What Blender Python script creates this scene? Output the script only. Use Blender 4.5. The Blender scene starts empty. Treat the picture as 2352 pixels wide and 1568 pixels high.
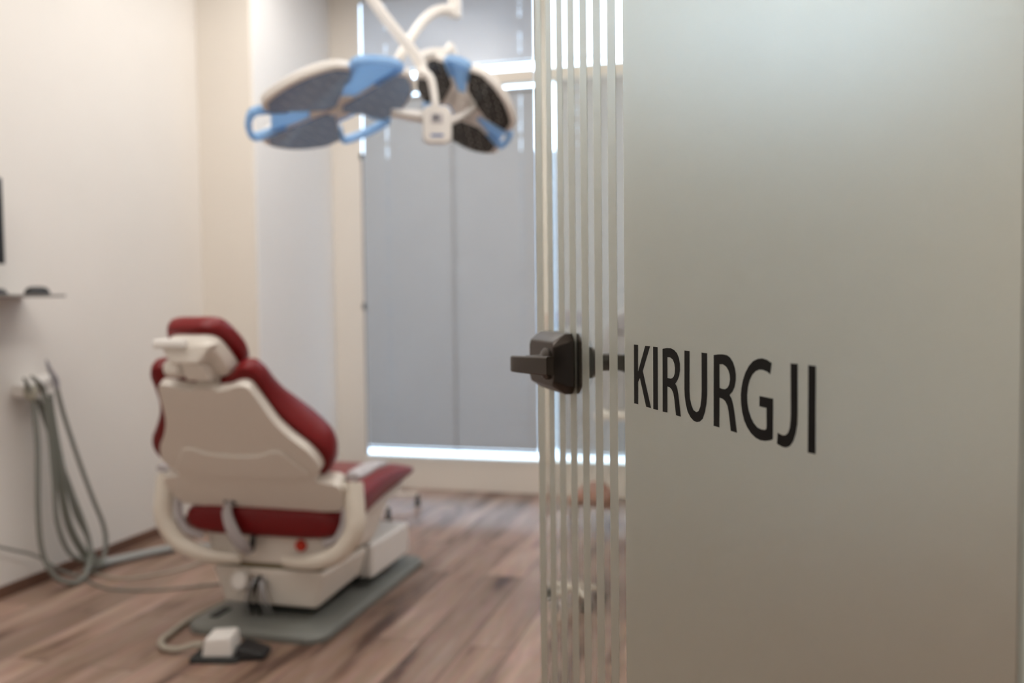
import bpy, bmesh, math, random
from mathutils import Vector, Matrix
random.seed(7)
sc = bpy.context.scene
C = sc.collection

# ------------------------------------------------------------------ camera
cam_d = bpy.data.cameras.new('camera'); cam = bpy.data.objects.new('camera', cam_d); C.objects.link(cam)
cam_d.sensor_width = 36.0; cam_d.lens = 32.14
cam_d.clip_start = 0.02; cam_d.clip_end = 200
r_ = Vector((0.96457815, 0.26352484, -0.01198582)); f_ = Vector((-0.26379586, 0.96342837, -0.04709056))
u_ = r_.cross(f_)
cam.matrix_world = Matrix(((r_.x, u_.x, -f_.x, 0), (r_.y, u_.y, -f_.y, 0), (r_.z, u_.z, -f_.z, 1.2), (0, 0, 0, 1)))
cam_d.dof.use_dof = True; cam_d.dof.focus_distance = 0.95; cam_d.dof.aperture_fstop = 3.35
sc.camera = cam

# ------------------------------------------------------------------ sky, exposure
sc.view_settings.view_transform = 'Standard'; sc.view_settings.look = 'None'
sc.view_settings.gamma = 1.0; sc.view_settings.use_curve_mapping = False
sc.view_settings.exposure = 0.74
sc.cycles.max_bounces = 11; sc.cycles.transmission_bounces = 9; sc.cycles.diffuse_bounces = 4; sc.cycles.glossy_bounces = 4
sc.cycles.use_adaptive_sampling = True; sc.cycles.adaptive_threshold = 0.02
sc.cycles.use_denoising = True
w = bpy.data.worlds.new('sky'); sc.world = w; w.use_nodes = True
w.node_tree.nodes['Background'].inputs[0].default_value = (0.60, 0.77, 1.0, 1)
w.node_tree.nodes['Background'].inputs[1].default_value = 4.8
CEIL_LIGHT = 5.2
CORRIDOR_LIGHT = 2.6

# ------------------------------------------------------------------ materials
def sock(n, *names):
    for k in names:
        if k in n.inputs: return n.inputs[k]
def mat(name, col, rough=0.5, metal=0.0, spec=0.5, bump=0.0, bscale=60.0, emit=None, estr=0.0, var=0.0, coat=0.0, trans=0.0):
    m = bpy.data.materials.new(name); m.use_nodes = True
    nt = m.node_tree; b = nt.nodes['Principled BSDF']
    b.inputs['Base Color'].default_value = (*col, 1); b.inputs['Roughness'].default_value = rough
    b.inputs['Metallic'].default_value = metal; b.inputs['Specular IOR Level'].default_value = spec
    b.inputs['Coat Weight'].default_value = coat; b.inputs['Transmission Weight'].default_value = trans
    tc = nt.nodes.new('ShaderNodeTexCoord')
    if var > 0:
        n = nt.nodes.new('ShaderNodeTexNoise'); n.inputs['Scale'].default_value = 3.0; n.inputs['Detail'].default_value = 4
        nt.links.new(tc.outputs['Object'], n.inputs['Vector'])
        r = nt.nodes.new('ShaderNodeValToRGB')
        r.color_ramp.elements[0].position = .3; r.color_ramp.elements[1].position = .7
        r.color_ramp.elements[0].color = (*[c*(1-var) for c in col], 1); r.color_ramp.elements[1].color = (*[min(1, c*(1+var)) for c in col], 1)
        nt.links.new(n.outputs['Fac'], r.inputs['Fac']); nt.links.new(r.outputs['Color'], b.inputs['Base Color'])
    if bump > 0:
        n2 = nt.nodes.new('ShaderNodeTexNoise'); n2.inputs['Scale'].default_value = bscale; n2.inputs['Detail'].default_value = 3
        nt.links.new(tc.outputs['Object'], n2.inputs['Vector'])
        bp = nt.nodes.new('ShaderNodeBump'); bp.inputs['Strength'].default_value = bump; bp.inputs['Distance'].default_value = .01
        nt.links.new(n2.outputs['Fac'], bp.inputs['Height']); nt.links.new(bp.outputs['Normal'], b.inputs['Normal'])
    if emit:
        b.inputs['Emission Color'].default_value = (*emit, 1); b.inputs['Emission Strength'].default_value = estr
    return m
M = {}
M['wall'] = mat('wall_paint', (.79, .755, .71), .75, bump=.08, bscale=180, var=.01)
M['trim_paint'] = mat('trim_paint', (.80, .745, .67), .55, bump=.04)
M['window_lit_wall'] = mat('window_lit_paint', (.85, .84, .83), .65, bump=.04)  # pier side: cool window daylight put into the wall colour
M['ceiling'] = mat('ceiling_paint', (.86, .85, .83), .9, bump=.05)
M['base'] = mat('baseboard_wood', (.14, .07, .045), .5, var=.3)
M['frame'] = mat('window_frame_paint', (.83, .76, .66), .4)
M['seal'] = mat('dark_gasket', (.02, .02, .02), .5)
M['red'] = mat('red_upholstery', (.18, .006, .008), .33, spec=.3, bump=.10, bscale=240, var=.06)
M['cream'] = mat('cream_plastic', (.83, .775, .70), .38, var=.015)
M['cream_arm'] = mat('cream_metal_tube', (.80, .74, .64), .35, var=.015)
M['white'] = mat('white_plastic', (.83, .80, .76), .35, var=.01)
M['lilac'] = mat('grey_lilac_plastic', (.50, .47, .48), .42, var=.02)
M['plate'] = mat('grey_green_plate', (.20, .205, .188), .5, bump=.1, bscale=120, var=.08)
M['black'] = mat('black_plastic', (.012, .012, .013), .45, bump=.04)
M['rubber'] = mat('dark_rubber', (.02, .021, .02), .7, bump=.05)
M['hose'] = mat('grey_hose', (.20, .205, .18), .5, var=.05)
M['hose_l'] = mat('light_hose', (.42, .38, .31), .5, var=.05)
M['bronze'] = mat('dark_bronze_metal', (.055, .043, .035), .36, metal=.7, bump=.03, bscale=400)
M['letter'] = mat('black_vinyl', (.005, .0045, .004), .5, spec=.12)
M['lampwhite'] = mat('lamp_white', (.88, .84, .79), .3, var=.01)
M['red_btn'] = mat('red_button', (.55, .03, .01), .4)
M['chrome'] = mat('chrome', (.75, .75, .76), .18, metal=1.0)
M['steel'] = mat('brushed_steel', (.55, .56, .58), .35, metal=.9)
M['brownseat'] = mat('terracotta_upholstery', (.33, .12, .06), .5, bump=.1)
M['yellow'] = mat('yellow_sticker', (.75, .55, .05), .5)
M['greydev'] = mat('grey_device_plastic', (.30, .29, .32), .45)
M['pad'] = mat('dark_screen', (.05, .06, .09), .2)
M['printblue'] = mat('blue_print', (.12, .2, .42), .4)
M['ext'] = mat('facade_render', (.20, .22, .25), .9, var=.05)
M['ground'] = mat('pale_paving', (.13, .135, .14), .9, var=.03)
M['diffuser'] = mat('light_diffuser', (.9, .9, .9), .5, emit=(1.0, .965, .92), estr=CEIL_LIGHT)
M['diffuser2'] = mat('corridor_diffuser', (.9, .9, .9), .5, emit=(1.0, .94, .85), estr=CORRIDOR_LIGHT)

# blue translucent handles
def blue_mat():
    m = mat('blue_translucent_plastic', (.38, .60, .86), .22, spec=.6, var=.04)
    nt = m.node_tree; b = nt.nodes['Principled BSDF']; out = nt.nodes['Material Output']
    t = nt.nodes.new('ShaderNodeBsdfTranslucent'); t.inputs[0].default_value = (.50, .74, .98, 1)
    x = nt.nodes.new('ShaderNodeMixShader'); x.inputs[0].default_value = .45
    nt.links.new(b.outputs[0], x.inputs[1]); nt.links.new(t.outputs[0], x.inputs[2]); nt.links.new(x.outputs[0], out.inputs[0])
    return m
M['blue'] = blue_mat()
# dark lamp lens with rows of small reflectors
def lens_mat(name, c0, c1, coat=.25):
    m = mat(name, (.03, .026, .022), .2, spec=.4, coat=coat)
    nt = m.node_tree; b = nt.nodes['Principled BSDF']
    tc = nt.nodes.new('ShaderNodeTexCoord'); v = nt.nodes.new('ShaderNodeTexVoronoi'); v.inputs['Scale'].default_value = 50
    v.inputs['Randomness'].default_value = .15
    nt.links.new(tc.outputs['Object'], v.inputs['Vector'])
    r = nt.nodes.new('ShaderNodeValToRGB')
    r.color_ramp.elements[0].position = .13; r.color_ramp.elements[0].color = (*c0, 1)
    r.color_ramp.elements[1].position = .24; r.color_ramp.elements[1].color = (*c1, 1)
    nt.links.new(v.outputs['Distance'], r.inputs['Fac']); nt.links.new(r.outputs['Color'], b.inputs['Base Color'])
    bp = nt.nodes.new('ShaderNodeBump'); bp.inputs['Strength'].default_value = .5; bp.inputs['Distance'].default_value = .004
    nt.links.new(v.outputs['Distance'], bp.inputs['Height']); nt.links.new(bp.outputs['Normal'], b.inputs['Normal'])
    return m
M['lens'] = lens_mat('dark_lens', (.75, .72, .68), (.014, .012, .011))
M['lens_blue_reflection'] = lens_mat('blue_reflection_lens', (.60, .76, .98), (.20, .31, .52), .8)  # left head: bluish reflection put into the lens colour
# blind slats: grey lacquer that lets a little daylight through
def slat_mat(name, col, tr, coat=0.0):
    m = mat(name, col, .5, var=.02, coat=coat)
    nt = m.node_tree; b = nt.nodes['Principled BSDF']; out = nt.nodes['Material Output']; b.inputs['Coat Roughness'].default_value = .12
    t = nt.nodes.new('ShaderNodeBsdfTranslucent'); t.inputs[0].default_value = (.62, .70, .80, 1)
    x = nt.nodes.new('ShaderNodeMixShader'); x.inputs[0].default_value = tr
    nt.links.new(b.outputs[0], x.inputs[1]); nt.links.new(t.outputs[0], x.inputs[2]); nt.links.new(x.outputs[0], out.inputs[0])
    return m
M['slat'] = slat_mat('blind_lacquer', (.46, .475, .485), .05)
M['slat_gloss_lit'] = slat_mat('lit_glossy_blind_lacquer', (.66, .68, .70), .16, 1.0)  # upper blinds: ceiling light on them put into a paler slat colour
# clear glass
def glass_mat(name, col, rough, ior=1.45):
    m = bpy.data.materials.new(name); m.use_nodes = True
    nt = m.node_tree; nt.nodes.remove(nt.nodes['Principled BSDF'])
    g = nt.nodes.new('ShaderNodeBsdfGlass'); g.inputs['Color'].default_value = (*col, 1)
    g.inputs['Roughness'].default_value = rough; g.inputs['IOR'].default_value = ior
    nt.links.new(g.outputs[0], nt.nodes['Material Output'].inputs[0])
    return m
M['glass'] = glass_mat('clear_glass', (.985, 1.0, .99), 0.0)
def frost_mat():
    m = glass_mat('frosted_film', (.995, .992, .955), .40, 1.40)
    nt = m.node_tree; g = [n for n in nt.nodes if n.type == 'BSDF_GLASS'][0]; out = nt.nodes['Material Output']
    d = nt.nodes.new('ShaderNodeBsdfDiffuse'); d.inputs[0].default_value = (.52, .52, .47, 1)
    t = nt.nodes.new('ShaderNodeBsdfTranslucent'); t.inputs[0].default_value = (.86, .86, .82, 1)
    x1 = nt.nodes.new('ShaderNodeMixShader'); x1.inputs[0].default_value = .5
    x2 = nt.nodes.new('ShaderNodeMixShader'); x2.inputs[0].default_value = .12
    nt.links.new(d.outputs[0], x1.inputs[1]); nt.links.new(t.outputs[0], x1.inputs[2])
    nt.links.new(g.outputs[0], x2.inputs[1]); nt.links.new(x1.outputs[0], x2.inputs[2])
    nt.links.new(x2.outputs[0], out.inputs[0])
    return m
M['frost'] = frost_mat()

# wood floor: planks run along Y
def floor_mat():
    m = mat('oak_planks', (.3, .2, .15), .42)
    nt = m.node_tree; N = nt.nodes; Lk = nt.links; b = N['Principled BSDF']
    tc = N.new('ShaderNodeTexCoord')
    mp = N.new('ShaderNodeMapping'); mp.inputs['Rotation'].default_value = (0, 0, math.pi/2)
    Lk.new(tc.outputs['Object'], mp.inputs['Vector'])
    br = N.new('ShaderNodeTexBrick'); br.offset = .37
    br.inputs['Color1'].default_value = (0, 0, 0, 1); br.inputs['Color2'].default_value = (1, 1, 1, 1); br.inputs['Mortar'].default_value = (.5, .5, .5, 1)
    br.inputs['Scale'].default_value = 1.0; br.inputs['Brick Width'].default_value = 1.25; br.inputs['Row Height'].default_value = .165
    br.inputs['Mortar Size'].default_value = .0016; br.inputs['Mortar Smooth'].default_value = .2; br.inputs['Bias'].default_value = 0
    Lk.new(mp.outputs[0], br.inputs['Vector'])
    # per-plank offset for the grain
    add = N.new('ShaderNodeVectorMath'); add.operation = 'MULTIPLY_ADD'
    add.inputs[1].default_value = (3.7, 9.1, 2.3); Lk.new(br.outputs['Color'], add.inputs[0]); Lk.new(tc.outputs['Object'], add.inputs[2])
    mp2 = N.new('ShaderNodeMapping'); mp2.inputs['Scale'].default_value = (7.0, .9, 1.0); Lk.new(add.outputs[0], mp2.inputs['Vector'])
    n1 = N.new('ShaderNodeTexNoise'); n1.inputs['Scale'].default_value = 1.3; n1.inputs['Detail'].default_value = 7; n1.inputs['Roughness'].default_value = .62
    n1.inputs['Distortion'].default_value = .25
    Lk.new(mp2.outputs[0], n1.inputs['Vector'])
    r = N.new('ShaderNodeValToRGB'); e = r.color_ramp.elements
    e[0].position = .36; e[0].color = (.10, .052, .035, 1); e[1].position = .68; e[1].color = (.44, .315, .25, 1)
    k = e.new(.47); k.color = (.29, .185, .135, 1); k = e.new(.58); k.color = (.36, .24, .185, 1)
    Lk.new(n1.outputs['Fac'], r.inputs['Fac'])
    mp3 = N.new('ShaderNodeMapping'); mp3.inputs['Scale'].default_value = (60, 4, 1); Lk.new(add.outputs[0], mp3.inputs['Vector'])
    n2 = N.new('ShaderNodeTexNoise'); n2.inputs['Scale'].default_value = 1.5; n2.inputs['Detail'].default_value = 4; Lk.new(mp3.outputs[0], n2.inputs['Vector'])
    mx = N.new('ShaderNodeMix'); mx.data_type = 'RGBA'; mx.blend_type = 'MULTIPLY'; mx.inputs[0].default_value = .35
    Lk.new(r.outputs['Color'], mx.inputs[6]); Lk.new(n2.outputs['Color'], mx.inputs[7])
    # plank to plank tone
    hs = N.new('ShaderNodeHueSaturation'); mr = N.new('ShaderNodeMapRange'); mr.inputs['To Min'].default_value = .86; mr.inputs['To Max'].default_value = 1.34
    Lk.new(br.outputs['Color'], mr.inputs['Value']); Lk.new(mr.outputs[0], hs.inputs['Value']); Lk.new(mx.outputs[2], hs.inputs['Color'])
    mx2 = N.new('ShaderNodeMix'); mx2.data_type = 'RGBA'; mx2.inputs[7].default_value = (.05, .028, .02, 1)
    Lk.new(br.outputs['Fac'], mx2.inputs[0]); Lk.new(hs.outputs[0], mx2.inputs[6]); Lk.new(mx2.outputs[2], b.inputs['Base Color'])
    bp = N.new('ShaderNodeBump'); bp.inputs['Strength'].default_value = .15; bp.inputs['Distance'].default_value = .003
    Lk.new(n1.outputs['Fac'], bp.inputs['Height']); Lk.new(bp.outputs['Normal'], b.inputs['Normal'])
    return m
M['floor'] = floor_mat()

# ------------------------------------------------------------------ mesh helpers
def obj(name, bm, m, parent=None, smooth=True, bevel=0, seg=3, sub=0, angle=35):
    """link a bmesh (world coordinates) as one object; verts are moved into the parent's space"""
    me = bpy.data.meshes.new(name)
    bmesh.ops.recalc_face_normals(bm, faces=bm.faces)
    bm.to_mesh(me); bm.free()
    o = bpy.data.objects.new(name, me); C.objects.link(o)
    if isinstance(m, str): m = M[m]
    me.materials.append(m)
    if smooth:
        me.polygons.foreach_set('use_smooth', [True]*len(me.polygons))
        if not bevel and not sub:
            try: me.set_sharp_from_angle(angle=math.radians(angle))
            except Exception: pass
    if bevel:
        b = o.modifiers.new('bevel', 'BEVEL'); b.width = bevel; b.segments = seg; b.limit_method = 'ANGLE'; b.angle_limit = math.radians(38)
        wn = o.modifiers.new('wn', 'WEIGHTED_NORMAL'); wn.keep_sharp = True
    if sub:
        s = o.modifiers.new('sub', 'SUBSURF'); s.levels = sub; s.render_levels = sub
    if parent is not None:
        W = wmat(parent); me.transform(W.inverted()); o.parent = parent
    return o
def wmat(o):
    m = o.matrix_basis.copy()
    p = o.parent
    while p is not None:
        m = p.matrix_basis @ m; p = p.parent
    return m
def thing(name, label, cat, loc=(0, 0, 0), group=None):
    o = bpy.data.objects.new(name, None); C.objects.link(o); o.location = loc
    o.empty_display_size = .1
    o['label'] = label; o['category'] = cat
    if group: o['group'] = group
    return o
def tag(o, label, cat, group=None):
    o['label'] = label; o['category'] = cat
    if group: o['group'] = group
    return o
def struct(name, bm, m, parent=None, **k):
    o = obj(name, bm, m, parent, **k)
    if parent is None: o['kind'] = 'structure'
    return o
def NB(): return bmesh.new()
def box(bm, x0, x1, y0, y1, z0, z1, mtx=None):
    v = [bm.verts.new(Vector(p) if mtx is None else mtx @ Vector(p)) for p in
         ((x0, y0, z0), (x1, y0, z0), (x1, y1, z0), (x0, y1, z0), (x0, y0, z1), (x1, y0, z1), (x1, y1, z1), (x0, y1, z1))]
    for q in ((0, 1, 2, 3), (4, 5, 6, 7), (0, 1, 5, 4), (1, 2, 6, 5), (2, 3, 7, 6), (3, 0, 4, 7)):
        bm.faces.new([v[i] for i in q])
    return bm
def hexa(bm, p):  # eight corners: bottom four, top four
    v = [bm.verts.new(Vector(q)) for q in p]
    for q in ((0, 1, 2, 3), (4, 5, 6, 7), (0, 1, 5, 4), (1, 2, 6, 5), (2, 3, 7, 6), (3, 0, 4, 7)):
        bm.faces.new([v[i] for i in q])
    return bm
def spline(pts, n=8, closed=False):
    P = [Vector(p) for p in pts]; out = []; L = len(P)
    rng = range(L) if closed else range(L-1)
    for i in rng:
        if closed: a, b, c, d = P[i-1], P[i], P[(i+1) % L], P[(i+2) % L]
        else: a, b, c, d = P[max(i-1, 0)], P[i], P[i+1], P[min(i+2, L-1)]
        for k in range(n):
            t = k/n
            out.append(.5*((2*b) + (c-a)*t + (2*a-5*b+4*c-d)*t*t + (3*b-a-3*c+d)*t**3))
    if not closed: out.append(P[-1])
    return out
def tube(bm, pts, r, seg=12, flat=None, cap=True):
    """swept tube; r number or list; flat=(vector, factor) squeezes along a world direction"""
    P = [Vector(p) for p in pts]; n = len(P)
    R = [r]*n if isinstance(r, (int, float)) else list(r)
    if len(R) != n:
        R = [R[min(int(i*(len(R)-1)/(n-1)), len(R)-2)]*(1-((i*(len(R)-1)/(n-1)) % 1 if i < n-1 else 1)) +
             R[min(int(i*(len(R)-1)/(n-1)), len(R)-2)+1]*((i*(len(R)-1)/(n-1)) % 1 if i < n-1 else 1) for i in range(n)]
    rings = []; up = None
    for i in range(n):
        t = (P[min(i+1, n-1)]-P[max(i-1, 0)]).normalized()
        if up is None:
            up = t.orthogonal().normalized()
        up = (up - t*up.dot(t)).normalized(); s = t.cross(up)
        ring = []
        for k in range(seg):
            a = 2*math.pi*k/seg; off = (up*math.cos(a)+s*math.sin(a))*R[i]
            if flat: off = off + flat[0]*(off.dot(flat[0]))*(flat[1]-1)
            ring.append(bm.verts.new(P[i]+off))
        rings.append(ring)
    for i in range(n-1):
        for k in range(seg):
            bm.faces.new((rings[i][k], rings[i][(k+1) % seg], rings[i+1][(k+1) % seg], rings[i+1][k]))
    if cap:
        bm.faces.new(rings[0]); bm.faces.new(rings[-1][::-1])
    return bm
def loft(bm, loops, cap=True, closed=True):
    rs = [[bm.verts.new(Vector(p)) for p in L] for L in loops]
    n = len(rs[0])
    for a, b in zip(rs, rs[1:]):
        for k in range(n if closed else n-1):
            bm.faces.new((a[k], a[(k+1) % n], b[(k+1) % n], b[k]))
    if cap: bm.faces.new(rs[0]); bm.faces.new(rs[-1][::-1])
    return bm
def prism(bm, pts, off):  # polygon in 3-D swept by a vector
    off = Vector(off)
    return loft(bm, [[Vector(p) for p in pts], [Vector(p)+off for p in pts]])
def lathe(bm, prof, c, ax=Vector((0, 0, 1)), seg=24):
    ax = Vector(ax).normalized(); e1 = ax.orthogonal().normalized(); e2 = ax.cross(e1); c = Vector(c)
    return loft(bm, [[c+ax*h+(e1*math.cos(2*math.pi*k/seg)+e2*math.sin(2*math.pi*k/seg))*max(rr, 1e-4) for k in range(seg)] for rr, h in prof])
def rrect(x0, x1, y0, y1, r, n=6):
    o = []
    for cx, cy, a in ((x1-r, y1-r, 0), (x0+r, y1-r, 90), (x0+r, y0+r, 180), (x1-r, y0+r, 270)):
        for k in range(n+1):
            t = math.radians(a+90*k/n); o.append((cx+r*math.cos(t), cy+r*math.sin(t)))
    return o

# ------------------------------------------------------------------ the room
XL, XR, YB, YF, ZC = -3.0, 1.55, 5.40, 0.58, 3.20
b = NB(); box(b, XL-.3, 2.3, -2.2, YB+.25, -.1, 0); struct('floor', b, 'floor', smooth=False)
b = NB(); box(b, XL-.3, 2.3, -2.2, YB+.25, ZC, ZC+.1); struct('ceiling', b, 'ceiling', smooth=False)
b = NB(); box(b, XL-.15, XL, -2.0, YB+.25, 0, ZC); struct('wall_left', b, 'wall', smooth=False)
b = NB(); box(b, XR, XR+.15, YF, YB+.25, 0, ZC); struct('wall_right', b, 'wall', smooth=False)
# built-out pier in the left corner
b = NB(); box(b, XL, -2.67, 4.46, YB, 0, ZC); struct('wall_pier', b, 'trim_paint', smooth=False)
b = NB(); box(b, -2.672, -2.660, 4.475, YB-.002, 0, ZC); struct('pier_side_lit', b, 'window_lit_wall', smooth=False)  # thin sheet on the pier carrying the painted-in window light
# back wall around two tall windows
W1 = (-2.452, -1.305); W2 = (-1.215, 0.90); ZB, ZT = .192, 3.10
TR0, TR1 = 2.500, 2.572
b = NB()
box(b, -2.67, W1[0]-.10, YB, YB+.2, 0, ZC); box(b, W1[0]-.10, W1[0], YB, YB+.012, 0, ZC); box(b, W2[1], XR, YB, YB+.2, 0, ZC)
box(b, W1[0], W2[1], YB, YB+.2, 0, ZB); box(b, W1[0], W2[1], YB, YB+.2, ZT, ZC)
struct('wall_back', b, 'trim_paint', smooth=False)
b = NB(); box(b, W1[1], W2[0], YB-.01, YB+.012, ZB, ZT); box(b, W1[1], W2[0]-.05, YB+.012, YB+.12, ZB, ZT); struct('trim_2', b, 'frame', bevel=.004)
# front wall with the doorway, corridor behind the camera
DX0, DX1, DZ = -.83, .185, 2.25
b = NB(); box(b, XL, DX0, YF-.14, YF, 0, ZC); box(b, DX1, XR+.15, YF-.14, YF, 0, ZC); box(b, DX0, DX1, YF-.14, YF, DZ, ZC)
struct('wall_front', b, 'wall', smooth=False)
b = NB(); box(b, DX1-.012, DX1, YF-.15, YF+.012, 0, DZ); box(b, DX0, DX0+.012, YF-.15, YF+.012, 0, DZ); box(b, DX0, DX1, YF-.15, YF+.012, DZ-.012, DZ)
struct('trim_3', b, mat('door_lining', (.55, .56, .50), .45), bevel=.003)
b = NB(); box(b, XL, 2.2, -2.15, -2.0, 0, ZC); struct('wall_corridor', b, 'wall', smooth=False)
b = NB(); box(b, 2.1, 2.25, -2.0, YF-.14, 0, ZC); struct('wall_corridor_end', b, 'wall', smooth=False)
# baseboards
b = NB(); box(b, XL, XL+.014, YF+.01, 4.46, 0, .05); struct('baseboard_left', b, 'base', bevel=.002)
# windows: frame (two openings each, upper and lower), panes
def window(name, x0, x1, seams):
    f = NB(); y0, y1 = YB+.015, YB+.075
    t = .018; x0 -= .05
    box(f, x0, x0+t, y0, y1, ZB, ZT); box(f, x1-.004, x1, y0, y1, ZB, ZT)
    box(f, x0+t, x1-t, y0, y1, ZB, ZB+t*.6); box(f, x0+t, x1-t, y0, y1, ZT-t, ZT)
    box(f, x0+t, x1-t, YB-.012, y1, TR0, TR1)
    o = struct(name, f, 'frame', bevel=.003)
    for z0, z1 in ((ZB+t*.6, TR0), (TR1, ZT-t)):
        g = NB(); box(g, x0+t, x1-.004, y0+.022, y0+.034, z0, z1)
        obj('pane', g, 'glass', o, smooth=False)
    return o
window('window_1', W1[0], W1[1], ())
window('window_2', W2[0], W2[1], ())
# small black catches on the left frame edge
w1 = [o for o in C.objects if o.name == 'window_1'][0]
for z in (2.11, 1.16):
    b = NB(); box(b, -2.462, -2.440, YB-.016, YB+.014, z-.018, z+.018); obj('catch', b, 'black', w1, bevel=.003)
# dark gasket line beside the catches
b = NB(); box(b, -2.455, -2.449, YB-.006, YB+.016, ZB+.02, 2.10); obj('gasket', b, mat('brown_gasket', (.28, .20, .15), .6), w1)

# ------------------------------------------------------------------ blinds
def blind(x0, x1, z0, z1, tilt, label, holes, shade_x=None, m='slat', group='venetian blinds on the two windows'):
    t = thing('venetian_blind', label, 'blind', ((x0+x1)/2, YB-.03, z0), group)
    hw = .0030
    pitch, wd = .0150, .0200
    y = YB-.030
    xs = [x0]
    for h in holes: xs += [h-hw, h+hw]
    xs.append(x1)
    b = NB(); n = int((z1-z0-.03)/pitch)
    ca, sa = math.cos(math.radians(tilt)), math.sin(math.radians(tilt))
    for i in range(n):
        zc = z0+.02+pitch*(i+.5)
        jit = random.uniform(-1.2, 1.2); ca, sa = math.cos(math.radians(tilt+jit)), math.sin(math.radians(tilt+jit))
        rows = []
        for j in range(4):
            s = (-.5, -.11, .11, .5)[j]*wd; c = .0009*(1-(2*abs(s)/wd)**2)
            yy = y + s*ca + c*sa; zz = zc + s*sa - c*ca   # room edge low, window edge high
            rows.append([b.verts.new((x, yy, zz)) for x in xs])
        shut = random.random() < .45   # the cord covers some of the holes
        for j in range(3):
            for k in range(len(xs)-1):
                if j == 1 and k % 2 == 1 and not shut: continue
                b.faces.new((rows[j][k], rows[j][k+1], rows[j+1][k+1], rows[j+1][k]))
    o = obj('slats', b, m, t)
    b = NB(); box(b, x0, x1, y-.013, y+.013, z1-.022, z1); obj('head_rail', b, 'slat', t, bevel=.003)
    b = NB(); box(b, x0, x1, y-.011, y+.011, z0, z0+.014); obj('bottom_rail', b, 'slat', t, bevel=.003)
    for h in holes:
        b = NB(); tube(b, [(h+.012, y-.012, z0+.01), (h+.012, y-.012, z1-.01)], .0009, 6); obj('ladder_cord', b, 'slat', t)
    if shade_x:  # dim seam: shadow of the outer mullion, put in as a strip
        b = NB(); box(b, shade_x-.006, shade_x+.006, y-.0125, y-.0118, z0+.005, z1-.01); obj('mullion_shade_strip', b, mat('mullion_shade_grey', (.41, .415, .42), .7), t)
    return t
blind(-2.428, -1.309, .252, 2.462, 80, 'long grey venetian blind on the lower pane of the left window', (-2.265, -1.400), -1.834)
blind(-2.428, -1.309, 2.605, 3.085, 86, 'short grey venetian blind above the transom of the left window', (-2.265, -1.400), m='slat_gloss_lit')
blind(-1.180, .87, .252, 2.485, 80, 'long grey venetian blind behind the glass door stripes, right window', (-1.05, -.25, .75))
blind(-1.180, .87, 2.600, 3.085, 32, 'short half-open blind above the transom of the right window', (-1.05, -.25, .75), m='slat_gloss_lit')

# ------------------------------------------------------------------ outside
b = NB(); box(b, -60, 60, 5.7, 90, -.6, -.5); o = struct('ground_outside', b, 'ground', smooth=False)
b = NB(); box(b, -6, 4, YB+.21, YB+1.3, -.05, .06); o = struct('ledge_outside', b, mat('pale_ledge', (.80, .83, .86), .8), smooth=False)
b = NB(); box(b, -30, 30, 25, 32, -.5, 5.3)
o = struct('facade_outside', b, 'ext', smooth=False)

# ------------------------------------------------------------------ ceiling lights
def ceiling_light(x0, x1, y0, y1, label, m='diffuser'):
    t = thing('ceiling_light', label, 'ceiling light', ((x0+x1)/2, (y0+y1)/2, ZC), 'ceiling panels')
    b = NB(); box(b, x0-.02, x1+.02, y0-.02, y0, ZC-.03, ZC); box(b, x0-.02, x1+.02, y1, y1+.02, ZC-.03, ZC)
    box(b, x0-.02, x0, y0, y1, ZC-.03, ZC); box(b, x1, x1+.02, y0, y1, ZC-.03, ZC); obj('frame', b, 'white', t, bevel=.002)
    b = NB(); box(b, x0, x1, y0, y1, ZC-.02, ZC-.012); obj('diffuser', b, m, t, smooth=False)
    return t
ceiling_light(-2.36, -1.80, 3.10, 4.62, 'ceiling light panel near the left window')
ceiling_light(-2.36, -1.80, 1.00, 2.50, 'ceiling light panel near the left wall, by the doorway')
ceiling_light(.10, .66, 3.10, 4.62, 'ceiling light panel near the right window')
ceiling_light(-.95, -.39, 1.60, 3.10, 'added fill light panel in the middle of the ceiling')  # unseen panel, added as fill to even out the wall brightness
ceiling_light(-1.4, -.2, -1.1, -.5, 'corridor ceiling light outside the glass door', 'diffuser2')

# ------------------------------------------------------------------ the glass door
E0 = Vector((-0.33137413, 1.35916503, 0)); T = Vector((0.50129241, -0.86527794, 0)).normalized(); Nn = Vector((-T.y, T.x, 0))
Nn = Vector((-0.86527794, -0.50129241, 0)).normalized()
Z = Vector((0, 0, 1))
def D(s, z, n=0.0): return E0 + T*s + Nn*n + Z*z
def dmat():
    return Matrix(((T.x, Nn.x, 0, E0.x), (T.y, Nn.y, 0, E0.y), (0, 0, 1, 0), (0, 0, 0, 1)))
DM = dmat()
GT = .010
FT = .0006
b = NB(); box(b, 0, .934, -GT, 0, .008, 2.20, DM)
door = struct('door_1', b, 'glass', smooth=False, bevel=.0006, seg=1)
door['label'] = 'open frosted glass door with clear stripes and black lettering'
gaps = [(.0465+.0498*k-.0118, .0465+.0498*k+.0118) for k in range(7)]
edges = [0.002] + [g for p in gaps for g in p] + [.9336]
for i in range(0, len(edges), 2):
    s0, s1 = edges[i], edges[i+1]
    b = NB(); box(b, s0, s1, .0002, FT, .010, 2.198, DM)
    o = obj('frosted_film' if s1 == .9336 else 'frosted_stripe', b, 'frost', door, smooth=False)
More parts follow.
